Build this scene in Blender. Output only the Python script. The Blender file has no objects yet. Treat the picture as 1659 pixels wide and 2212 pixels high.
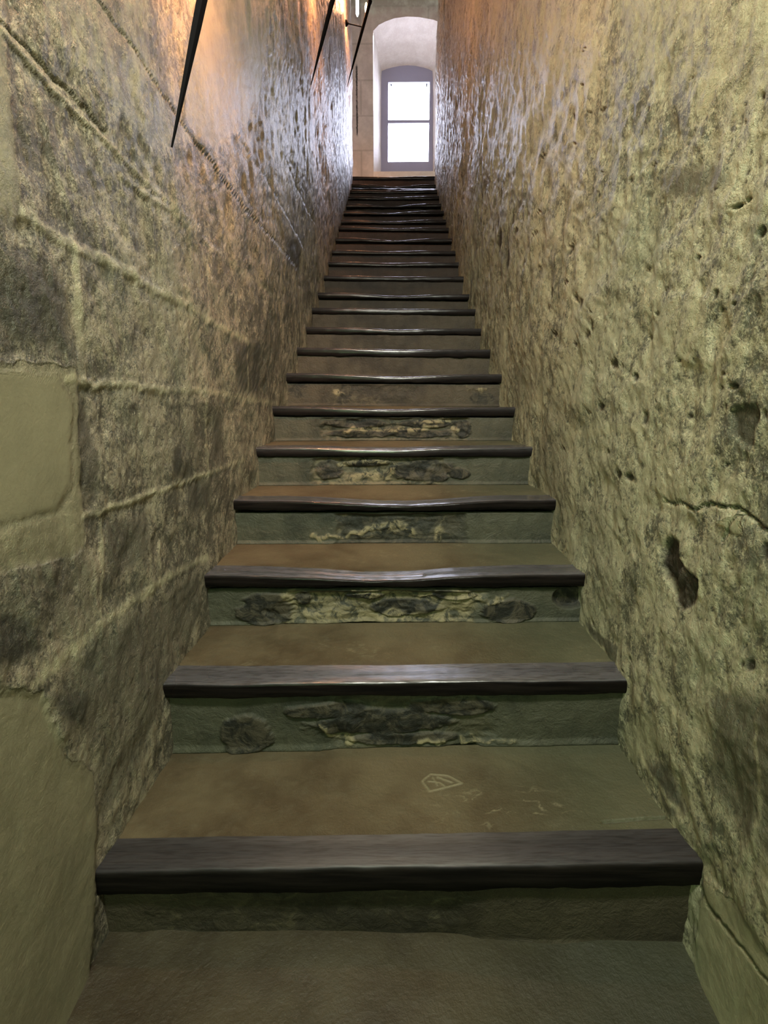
import bpy, bmesh, math, random
import numpy as np
from mathutils import Vector, Matrix

# ------------------------------------------------------------------ camera / world / lights
F = 1100.0                       # focal length in pixels of the 1659x2212 frame
PITCH = math.atan(246 / F)       # looking slightly down
YAW = math.atan(18.5 * math.cos(PITCH) / F)
CAM = Vector((-0.004, 0, 0))
ROT = Matrix.Rotation(YAW, 3, 'Z') @ Matrix.Rotation(math.pi / 2 - PITCH, 3, 'X')
EXPOSURE = 0.85
SKY_COLOR, SKY_STRENGTH = (0.77, 0.77, 1.0, 1), 16.0
FILL_COLOR, FILL_W = (0.98, 1.0, 0.86), 44.0
TORCH_COLOR, TORCH_W = (1.0, 0.42, 0.20), 17.0

sc = bpy.context.scene
COL = sc.collection
cd = bpy.data.cameras.new('camera')
cd.sensor_fit = 'HORIZONTAL'; cd.sensor_width = 36; cd.lens = F / 1659 * 36
cd.clip_start = 0.02
cam = bpy.data.objects.new('camera', cd); COL.objects.link(cam)
cam.matrix_world = Matrix.Translation(CAM) @ ROT.to_4x4()
sc.camera = cam
sc.view_settings.view_transform = 'Standard'; sc.view_settings.look = 'None'
sc.view_settings.exposure = EXPOSURE; sc.view_settings.gamma = 1
sc.view_settings.use_curve_mapping = False
w = bpy.data.worlds.new('sky'); sc.world = w; w.use_nodes = True
w.node_tree.nodes['Background'].inputs[0].default_value = SKY_COLOR
w.node_tree.nodes['Background'].inputs[1].default_value = SKY_STRENGTH


def lamp(name, kind, loc, energy, color, size=0.1, target=None, size_y=None, parent=None):
    d = bpy.data.lights.new(name, kind); d.energy = energy; d.color = color
    if kind == 'AREA':
        d.size = size
        if size_y: d.shape = 'RECTANGLE'; d.size_y = size_y
    else:
        d.shadow_soft_size = size
    o = bpy.data.objects.new(name, d); COL.objects.link(o); o.location = loc
    if target is not None:
        o.rotation_euler = (Vector(target) - Vector(loc)).to_track_quat('-Z', 'Y').to_euler()
    if parent: o.parent = parent
    return o


# unseen green area light added behind the viewer to tint the right wall
lamp('green_side_fill', 'AREA', (-0.42, -0.7, 0.45), 9.0, (0.66, 1.0, 0.50), 0.35, (0.5, 1.0, 0.1))
# unseen area light added behind the viewer to light the near end
lamp('lobby_fill', 'AREA', (0.0, -0.12, 1.6), FILL_W, FILL_COLOR, 0.4, (0.0, 3.0, 0.9))


def ray(px, py):
    return ROT @ Vector(((px - 829.5) / F, -(py - 1106) / F, -1))
def on_x(px, py, X):
    d = ray(px, py); t = (X - CAM.x) / d.x; p = CAM + d * t
    return p.y, p.z
def on_y(px, py, Y):
    d = ray(px, py); t = (Y - CAM.y) / d.y; p = CAM + d * t
    return p.x, p.z


# ------------------------------------------------------------------ numpy noise
def _hash(ix, iy, seed):
    n = (ix.astype(np.int64) * 374761393 + iy.astype(np.int64) * 668265263 + seed * 1442695041) & 0xffffffff
    n = ((n ^ (n >> 13)) * 1274126177) & 0xffffffff
    n = n ^ (n >> 16)
    return (n & 0xffffff) / float(0xffffff)
def vnoise(x, y, seed=0):
    ix = np.floor(x); iy = np.floor(y); fx = x - ix; fy = y - iy
    fx = fx * fx * fx * (fx * (fx * 6 - 15) + 10); fy = fy * fy * fy * (fy * (fy * 6 - 15) + 10)
    a = _hash(ix, iy, seed); b = _hash(ix + 1, iy, seed)
    c = _hash(ix, iy + 1, seed); d = _hash(ix + 1, iy + 1, seed)
    return (a + (b - a) * fx) * (1 - fy) + (c + (d - c) * fx) * fy
def fbm(x, y, octv=4, seed=0, rough=0.5):
    s = np.zeros_like(x); a = 1.0; t = 0.0
    for i in range(octv):
        c, sn = math.cos(0.6 * i), math.sin(0.6 * i)
        s += a * vnoise((x * c - y * sn) * 2 ** i + 17.3 * i, (x * sn + y * c) * 2 ** i - 9.1 * i, seed + i)
        t += a; a *= rough
    return s / t
def sstep(a, b, x):
    t = np.clip((x - a) / (b - a), 0, 1); return t * t * (3 - 2 * t)
def dist_line(Y, Z, pts):
    best = np.full(Y.shape, 9.0)
    for (y0, z0), (y1, z1) in zip(pts[:-1], pts[1:]):
        dy, dz = y1 - y0, z1 - z0; L = dy * dy + dz * dz + 1e-12
        t = np.clip(((Y - y0) * dy + (Z - z0) * dz) / L, 0, 1)
        best = np.minimum(best, np.hypot(Y - y0 - t * dy, Z - z0 - t * dz))
    return best
def inside(Y, Z, pts):
    r = np.zeros(Y.shape, bool); n = len(pts)
    for i in range(n):
        y0, z0 = pts[i]; y1, z1 = pts[(i + 1) % n]
        c = ((z0 > Z) != (z1 > Z)) & (Y < (y1 - y0) * (Z - z0) / (z1 - z0 + 1e-12) + y0)
        r ^= c
    return r
def poly_mask(Y, Z, pts, soft):
    d = dist_line(Y, Z, pts + [pts[0]]); s = np.where(inside(Y, Z, pts), d, -d)
    return sstep(-soft, soft, s)


# ------------------------------------------------------------------ mesh helpers
def link(name, me, mat, parent=None):
    o = bpy.data.objects.new(name, me); COL.objects.link(o)
    if mat: me.materials.append(mat)
    if parent: o.parent = parent
    return o
def struct(o):
    o['kind'] = 'structure'; return o
def grid_mesh(name, P, mat, attrs=None, smooth=True, parent=None, back=None):
    """P: (n, m, 3) surface points. back: optional vector that closes it into a solid slab."""
    n, m = P.shape[:2]; v = P.reshape(-1, 3)
    i = np.arange(n * m).reshape(n, m)
    q = np.stack([i[:-1, :-1], i[1:, :-1], i[1:, 1:], i[:-1, 1:]], -1).reshape(-1, 4)
    faces = q
    if back is not None:
        ring = np.concatenate([i[:-1, 0], i[-1, :-1], i[1:, -1][::-1], i[0, 1:][::-1]])
        bv = v[ring].copy()
        for ax in range(3):
            if back[ax] is not None: bv[:, ax] = back[ax]
        k = n * m + np.arange(len(ring))
        r2 = np.roll(ring, -1); k2 = np.roll(k, -1)
        side = np.stack([ring, k, k2, r2], -1)
        faces = np.concatenate([q, side]); v = np.concatenate([v, bv])
    me = bpy.data.meshes.new(name)
    me.vertices.add(len(v)); me.vertices.foreach_set('co', v.astype(np.float32).ravel())
    me.loops.add(faces.size); me.loops.foreach_set('vertex_index', faces.astype(np.int32).ravel())
    me.polygons.add(len(faces)); me.polygons.foreach_set('loop_start', np.arange(len(faces), dtype=np.int32) * 4)
    me.polygons.foreach_set('loop_total', np.full(len(faces), 4, np.int32))
    me.polygons.foreach_set('use_smooth', np.full(len(faces), smooth))
    me.update(calc_edges=True)
    if attrs:
        for k_, a in attrs.items():
            at = me.attributes.new(k_, 'FLOAT', 'POINT')
            buf = np.zeros(len(v), np.float32); buf[:n * m] = a.reshape(-1); at.data.foreach_set('value', buf)
    return link(name, me, mat, parent)
def bm_obj(name, bm, mat, parent=None, smooth=False):
    bmesh.ops.recalc_face_normals(bm, faces=bm.faces[:])
    me = bpy.data.meshes.new(name); bm.to_mesh(me); bm.free()
    if smooth:
        for p in me.polygons: p.use_smooth = True
    return link(name, me, mat, parent)
def add_box(bm, lo, hi):
    v = [bm.verts.new((x, y, z)) for x in (lo[0], hi[0]) for y in (lo[1], hi[1]) for z in (lo[2], hi[2])]
    for f in ((0, 1, 3, 2), (4, 6, 7, 5), (0, 4, 5, 1), (2, 3, 7, 6), (0, 2, 6, 4), (1, 5, 7, 3)):
        bm.faces.new([v[i] for i in f])
def add_tube(bm, pts, radii, seg=12, cap=True):
    rings = []
    for i, p in enumerate(pts):
        p = Vector(p)
        d = (Vector(pts[min(i + 1, len(pts) - 1)]) - Vector(pts[max(i - 1, 0)])).normalized()
        u = d.cross(Vector((0, 1, 0.01))).normalized(); s = d.cross(u)
        rings.append([bm.verts.new(p + (u * math.cos(2 * math.pi * k / seg) + s * math.sin(2 * math.pi * k / seg)) * radii[i]) for k in range(seg)])
    for a, b in zip(rings[:-1], rings[1:]):
        for k in range(seg):
            bm.faces.new((a[k], a[(k + 1) % seg], b[(k + 1) % seg], b[k]))
    if cap:
        bm.faces.new(rings[0]); bm.faces.new(rings[-1])


# ------------------------------------------------------------------ node helpers
class NT:
    def __init__(s, name):
        s.m = bpy.data.materials.new(name); s.m.use_nodes = True
        s.t = s.m.node_tree; s.b = s.t.nodes['Principled BSDF']
        tc = s.t.nodes.new('ShaderNodeTexCoord'); s.co = tc.outputs['Object']
    def n(s, typ, **kw):
        o = s.t.nodes.new(typ)
        for k, v in kw.items():
            if k.startswith('i_'):
                key = k[2:]; key = int(key) if key.isdigit() else key.replace('_', ' ')
                if isinstance(v, bpy.types.NodeSocket): s.t.links.new(v, o.inputs[key])
                else: o.inputs[key].default_value = v
            else: setattr(o, k, v)
        return o
    def map(s, scale=(1, 1, 1), loc=(0, 0, 0), rot=(0, 0, 0)):
        o = s.n('ShaderNodeMapping'); s.t.links.new(s.co, o.inputs[0])
        o.inputs['Scale'].default_value = scale; o.inputs['Location'].default_value = loc
        o.inputs['Rotation'].default_value = rot
        return o.outputs[0]
    def noise(s, scale, detail=5, rough=0.6, vec=None, dist=0.0):
        return s.n('ShaderNodeTexNoise', i_Vector=vec or s.co, i_Scale=scale, i_Detail=detail, i_Roughness=rough, i_Distortion=dist).outputs[0]
    def math(s, op, a, b=0.5, clamp=False):
        return s.n('ShaderNodeMath', operation=op, use_clamp=clamp, i_0=a, i_1=b).outputs[0]
    def ramp(s, x, lo, hi, a=0.0, b=1.0):
        return s.n('ShaderNodeMapRange', interpolation_type='SMOOTHSTEP', i_0=x, i_1=lo, i_2=hi, i_3=a, i_4=b).outputs[0]
    def mix(s, f, a, b, bt='MIX'):
        o = s.n('ShaderNodeMix', data_type='RGBA', blend_type=bt)
        for idx, v in ((0, f), (6, a), (7, b)):
            if isinstance(v, bpy.types.NodeSocket): s.t.links.new(v, o.inputs[idx])
            else: o.inputs[idx].default_value = (v if idx == 0 else (v[0], v[1], v[2], 1))
        return o.outputs[2]
    def attr(s, name):
        return s.n('ShaderNodeAttribute', attribute_name=name).outputs['Fac']
    def out(s, color=None, rough=None, height=None, dist=0.01, strength=1.0, spec=None, metal=None):
        for k, v in (('Base Color', color), ('Roughness', rough), ('Specular IOR Level', spec), ('Metallic', metal)):
            if v is None: continue
            if isinstance(v, bpy.types.NodeSocket): s.t.links.new(v, s.b.inputs[k])
            else: s.b.inputs[k].default_value = (v[0], v[1], v[2], 1) if isinstance(v, tuple) else v
        if height is not None:
            bp = s.n('ShaderNodeBump', i_Height=height, i_Distance=dist, i_Strength=strength)
            s.t.links.new(bp.outputs[0], s.b.inputs['Normal'])
        return s.m


def wall_material(name, light, mid, dark, mortar, plaster, stain, green, rough=0.5, bias=0.0):
    s = NT(name)
    big = s.noise(2.2, 4, 0.55)
    med = s.noise(15, 7, 0.72, dist=0.4)
    fine = s.noise(75, 6, 0.75, dist=0.3)
    vf = s.noise(230, 4, 0.7)
    grit = s.math('ADD', s.math('MULTIPLY', fine, 0.55), s.math('MULTIPLY', vf, 0.45))
    t = s.math('ADD', s.math('MULTIPLY', med, 0.42), s.math('ADD', s.math('MULTIPLY', grit, 0.55), s.math('MULTIPLY', big, 0.2)))
    c = s.mix(s.ramp(t, 0.545 + bias, 0.59 + bias), dark, mid)
    c = s.mix(s.ramp(t, 0.585 + bias, 0.64 + bias), c, light)
    g = s.noise(4.3, 4, 0.6, vec=s.map(loc=(3, 5, 1)))
    c = s.mix(s.math('MULTIPLY', s.ramp(g, 0.52, 0.68), 0.35), c, green)
    # pin-holes and pale grains
    c = s.mix(s.math('MULTIPLY', s.ramp(fine, 0.42, 0.35), 0.6), c, stain)
    c = s.mix(s.math('MULTIPLY', s.ramp(grit, 0.54, 0.61), 0.45), c, tuple(min(1, x * 1.25) for x in light))
    pl = s.math('MULTIPLY', s.attr('plaster'), s.ramp(s.math('ADD', s.attr('plaster'), s.math('MULTIPLY', s.math('SUBTRACT', med, 0.5), 1.2)), 0.25, 0.5))
    pc = s.mix(s.ramp(s.noise(6, 5, 0.6), 0.35, 0.7), plaster, tuple(x * 0.82 for x in plaster))
    pc = s.mix(s.math('MULTIPLY', s.ramp(vf, 0.5, 0.7), 0.12), pc, dark)
    c = s.mix(pl, c, pc)
    # dark growth and soot stains with ragged edges
    sa = s.attr('stain')
    dk = s.math('ADD', sa, s.math('MULTIPLY', s.math('SUBTRACT', s.math('ADD', s.math('MULTIPLY', med, 0.45), s.math('MULTIPLY', grit, 0.55)), 0.52), 3.6))
    dk = s.math('MULTIPLY', s.ramp(dk, 0.30, 0.85), s.ramp(sa, 0.02, 0.3))
    c = s.mix(s.math('MULTIPLY', dk, 0.75), c, stain)
    mo = s.math('MULTIPLY', s.attr('mortar'), s.ramp(med, 0.38, 0.54, 0.4, 0.95))
    c = s.mix(mo, c, mortar)
    c = s.mix(s.attr('pit'), c, (0.03, 0.024, 0.017))
    h = s.math('ADD', s.math('MULTIPLY', med, 0.55), s.math('ADD', s.math('MULTIPLY', fine, 0.5), s.math('MULTIPLY', vf, 0.2)))
    k = s.math('SUBTRACT', 1.0, s.math('MULTIPLY', pl, 0.88))
    h = s.math('MULTIPLY', h, k)
    r = s.math('ADD', s.math('MULTIPLY', fine, 0.3), rough - 0.15)
    return s.out(c, r, h, 0.010, 1.0, spec=0.4)

M = {}
M['wall_left'] = wall_material('weathered_ashlar', (0.40, 0.35, 0.25), (0.26, 0.23, 0.17), (0.125, 0.113, 0.085), (0.50, 0.46, 0.31),
                               (0.33, 0.30, 0.20), (0.03, 0.032, 0.027), (0.17, 0.185, 0.135), rough=0.38)
M['wall_right'] = wall_material('rough_limewashed_rubble', (0.41, 0.385, 0.26), (0.28, 0.262, 0.178), (0.11, 0.108, 0.075), (0.46, 0.43, 0.28),
                                (0.32, 0.31, 0.20), (0.04, 0.038, 0.028), (0.23, 0.25, 0.165), rough=0.40, bias=-0.02)

def simple_stone(name, a, b, rough=0.6, scale=8, bump=0.006):
    s = NT(name); n1 = s.noise(scale, 6, 0.65); n2 = s.noise(scale * 8, 4, 0.6)
    c = s.mix(s.ramp(n1, 0.35, 0.68), a, b)
    c = s.mix(s.math('MULTIPLY', s.ramp(n2, 0.5, 0.75), 0.25), c, tuple(min(1, x * 1.5) for x in b))
    return s.out(c, rough, s.math('ADD', n1, s.math('MULTIPLY', n2, 0.3)), bump, 1.0)
def far_material():
    s = NT('pale_landing_stone'); n1 = s.noise(5, 6, 0.65); n2 = s.noise(40, 4, 0.6)
    z = s.n('ShaderNodeSeparateXYZ', i_0=s.co).outputs[2]
    bk = s.n('ShaderNodeTexBrick', i_Vector=s.map(scale=(1, 1, 1), rot=(math.pi / 2, 0, 0)), i_Scale=1.0, i_Mortar_Size=0.012, i_Brick_Width=0.9, i_Row_Height=0.42)
    c = s.mix(s.ramp(n1, 0.35, 0.68), (0.48, 0.43, 0.37), (0.64, 0.58, 0.51))
    c = s.mix(s.math('MULTIPLY', bk.outputs['Fac'], 0.3), c, (0.2, 0.17, 0.13))
    up = s.ramp(s.math('ADD', z, s.math('MULTIPLY', n1, 0.6)), 5.2, 5.45)
    c = s.mix(up, c, s.mix(s.ramp(n1, 0.4, 0.62), (0.34, 0.38, 0.30), (0.60, 0.66, 0.56)))
    x = s.n('ShaderNodeSeparateXYZ', i_0=s.co).outputs[0]
    xc = on_y(771, 220, 8.0)[0]; za, zb = on_y(771, 292, 8.0)[1], on_y(771, 140, 8.0)[1]
    q = s.math('ABSOLUTE', s.math('SUBTRACT', s.math('ADD', x, s.math('MULTIPLY', s.math('SUBTRACT', n2, 0.5), 0.03)), xc))
    ck = s.math('MULTIPLY', s.ramp(q, 0.016, 0.006), s.math('MULTIPLY', s.ramp(z, za - 0.03, za + 0.03), s.ramp(z, zb + 0.03, zb - 0.03)))
    c = s.mix(s.math('MULTIPLY', ck, s.ramp(n1, 0.35, 0.5)), c, (0.05, 0.045, 0.04))
    return s.out(c, 0.75, s.math('ADD', n1, s.math('MULTIPLY', n2, 0.3)), 0.006, 1.0)
M['far'] = far_material()
M['embrasure'] = simple_stone('limewashed_embrasure', (0.72, 0.66, 0.58), (0.82, 0.77, 0.69), 0.7, 7, 0.004)
M['ceiling'] = simple_stone('dusty_vault_stone', (0.24, 0.22, 0.16), (0.34, 0.31, 0.22), 0.8, 4)

def tread_material(name='trodden_stone_tread', k=1.0):
    s = NT(name)
    n1 = s.noise(4, 5, 0.6); n2 = s.noise(38, 6, 0.7); n3 = s.noise(160, 3, 0.6)
    c = s.mix(s.ramp(n1, 0.35, 0.65), (0.058, 0.042, 0.023), (0.11, 0.088, 0.052))
    c = s.mix(s.math('MULTIPLY', s.ramp(n2, 0.48, 0.72), 0.4), c, (0.11, 0.095, 0.062))
    x = s.n('ShaderNodeSeparateXYZ', i_0=s.co).outputs[0]
    gm = s.math('MULTIPLY', s.ramp(s.math('ADD', x, s.math('MULTIPLY', n1, 0.3)), 0.2, 0.55), 0.6)
    c = s.mix(gm, c, (0.062, 0.074, 0.045))
    c = s.mix(s.math('MULTIPLY', s.attr('mark'), 0.75), c, (0.20, 0.18, 0.115))
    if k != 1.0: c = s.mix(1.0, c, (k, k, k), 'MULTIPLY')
    h = s.math('ADD', n2, s.math('MULTIPLY', n3, 0.3))
    return s.out(c, s.math('ADD', s.math('MULTIPLY', n2, 0.3), 0.38), h, 0.003, 1.0, spec=0.4)
M['tread'] = tread_material()
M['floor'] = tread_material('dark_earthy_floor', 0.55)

def riser_material():
    s = NT('flaking_plaster_riser')
    oi = s.n('ShaderNodeObjectInfo').outputs['Random']
    n1 = s.noise(5, 5, 0.62); n2 = s.noise(26, 6, 0.7, dist=0.7); n3 = s.noise(120, 3, 0.6)
    c = s.mix(s.ramp(n1, 0.35, 0.62), (0.032, 0.035, 0.026), (0.068, 0.066, 0.046))
    c = s.mix(s.math('MULTIPLY', s.ramp(n2, 0.5, 0.7), 0.45), c, (0.02, 0.018, 0.013))
    c = s.mix(s.math('MULTIPLY', s.ramp(n3, 0.5, 0.8), 0.18), c, (0.10, 0.09, 0.065))
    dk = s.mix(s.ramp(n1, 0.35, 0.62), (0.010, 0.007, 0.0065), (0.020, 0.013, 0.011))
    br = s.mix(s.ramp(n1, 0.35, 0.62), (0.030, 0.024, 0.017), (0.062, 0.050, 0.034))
    c = s.mix(s.ramp(s.attr('brown_dim'), 0.0, 0.5), c, br)
    c = s.mix(s.ramp(s.attr('brown_dim'), 0.5, 1.0), c, dk)
    rb = s.attr('rubble')
    st = s.mix(s.ramp(n2, 0.42, 0.62), (0.012, 0.012, 0.010), (0.06, 0.051, 0.036))
    c = s.mix(rb, c, st)
    c = s.mix(s.math('MULTIPLY', s.attr('lime'), s.ramp(n2, 0.40, 0.56)), c, (0.22, 0.185, 0.11))
    h = s.math('ADD', n2, s.math('MULTIPLY', n3, 0.3))
    return s.out(c, 0.62, h, 0.006, 1.0, spec=0.35)
M['riser'] = riser_material()

def wood_material():
    s = NT('worn_dark_wood')
    v = s.map(scale=(0.7, 9, 9))
    n1 = s.noise(9, 6, 0.6, vec=v); n2 = s.noise(34, 4, 0.6, vec=v); n3 = s.noise(6, 3, 0.5)
    c = s.mix(s.ramp(n1, 0.35, 0.7), (0.005, 0.004, 0.004), (0.013, 0.010, 0.009))
    c = s.mix(s.math('MULTIPLY', s.attr('worn'), s.ramp(n2, 0.3, 0.6, 0.35, 0.9)), c, (0.17, 0.165, 0.185))
    h = s.math('ADD', n1, s.math('MULTIPLY', n2, 0.5))
    r = s.math('ADD', s.math('ADD', s.math('MULTIPLY', n3, 0.12), 0.12), s.math('MULTIPLY', s.attr('matte'), 0.4))
    return s.out(c, r, h, 0.0006, 1.0, spec=s.ramp(s.attr('worn'), 0.1, 0.4, 0.1, 1.0))
M['wood'] = wood_material()
s = NT('black_wrought_iron'); n = s.noise(60, 4, 0.6)
M['iron'] = s.out((0.004, 0.0035, 0.004), 0.7, n, 0.001, 1.0, spec=0.05)
s = NT('glare_violet_frame'); n = s.noise(20, 3, 0.5)
M['frame'] = s.out((0.33, 0.34, 0.47), 0.5, n, 0.002, 1.0)  # violet haze of the bright window put into the frame colour
s = NT('warm_bulb_glass'); s.b.inputs['Emission Color'].default_value = (1, 0.72, 0.4, 1); s.b.inputs['Emission Strength'].default_value = 12
M['bulb'] = s.out((0.9, 0.8, 0.6), 0.4)
s = NT('white_streak_glow'); s.b.inputs['Emission Color'].default_value = (1, 0.97, 0.92, 1); s.b.inputs['Emission Strength'].default_value = 3.5
M['streak_glow'] = s.out((0.9, 0.9, 0.9), 0.4)
def pane_material():
    m = bpy.data.materials.new('thin_window_glass'); m.use_nodes = True; t = m.node_tree
    t.nodes.remove(t.nodes['Principled BSDF'])
    tr = t.nodes.new('ShaderNodeBsdfTransparent'); tr.inputs[0].default_value = (0.95, 0.97, 0.96, 1)
    gl = t.nodes.new('ShaderNodeBsdfGlossy'); gl.inputs['Roughness'].default_value = 0.05
    fr = t.nodes.new('ShaderNodeFresnel'); mx = t.nodes.new('ShaderNodeMixShader')
    t.links.new(fr.outputs[0], mx.inputs[0]); t.links.new(tr.outputs[0], mx.inputs[1]); t.links.new(gl.outputs[0], mx.inputs[2])
    t.links.new(mx.outputs[0], t.nodes['Material Output'].inputs['Surface'])
    return m
M['pane'] = pane_material()

# ------------------------------------------------------------------ layout numbers
# nosing front top edge of each step as surveyed: (left x, right x, y at left, y at right, sag px)
NOSE = [(205, 1505, 1885, 1865, 0), (365, 1343, 1480, 1470, 3), (445, 1251, 1242, 1240, 16), (515, 1187, 1082, 1080, 12),
        (553, 1140, 966, 965, 5), (590, 1105, 878, 880, 6), (613, 1077, 806, 808, 6), (640, 1054, 750, 755, 2), (658, 1037, 706, 709, 3),
        (672, 1020, 664, 667, 1), (685, 1003, 631, 635, 5), (692, 990, 594, 597, 1), (700, 986, 564, 566, 2), (710, 979, 539, 541, 2),
        (718, 972, 512, 514, 5), (725, 967, 488, 491, 3), (735, 957, 474, 474, 3), (742, 952, 455, 455, 4), (748, 948, 440, 439, 5),
        (750, 944, 423.5, 423, 2), (755, 941, 410, 410, 1), (757, 938, 397, 398, 4), (762, 930, 380.5, 380.5, 1)]
RUN, Y1 = 0.290, 0.700
steps = []
for i, (xl, xr, yl, yr, sag) in enumerate(NOSE):
    Y = Y1 + RUN * i
    steps.append((Y, on_y(xl, yl, Y)[1], on_y(xr, yr, Y)[1], sag * Y / F))
FLOOR_Z = -0.94
HALF = 0.5
TOP = steps[-1]
YEND = 7.02

def ceil_z(Y): return 1.95 + 0.56 * Y

# ------------------------------------------------------------------ the two long walls
def wall_grid():
    ys = [-1.25, -0.9, -0.5, -0.2, 0.0, 0.15, 0.28, 0.38]
    y = 0.42
    while y < YEND:
        ys.append(y); y += min(0.017, max(0.0024, 3.2 * y * y / 550))
    ys.append(YEND)
    ys = np.array(ys); yc = np.maximum(ys, 0.42)
    lo = np.maximum(-1.65 * yc, -0.76 + 0.5 * (yc - 0.7) - 0.4)
    hi = 0.67 * yc + 0.06
    top = 1.95 + 0.56 * ys + 0.1
    bot = np.minimum(lo - 0.1, -1.15 + 0 * ys)
    t = np.linspace(0, 1, 600)[None, :]
    Z = lo[:, None] + (hi - lo)[:, None] * t
    e = np.linspace(0, 1, 26)[None, 1:]
    Zt = hi[:, None] + (top - hi)[:, None] * e
    b = np.linspace(0, 1, 5)[None, :-1]
    Zb = bot[:, None] + (lo - bot)[:, None] * b
    Z = np.concatenate([Zb, Z, Zt], 1)
    Y = np.repeat(ys[:, None], Z.shape[1], 1)
    return Y, Z

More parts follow.
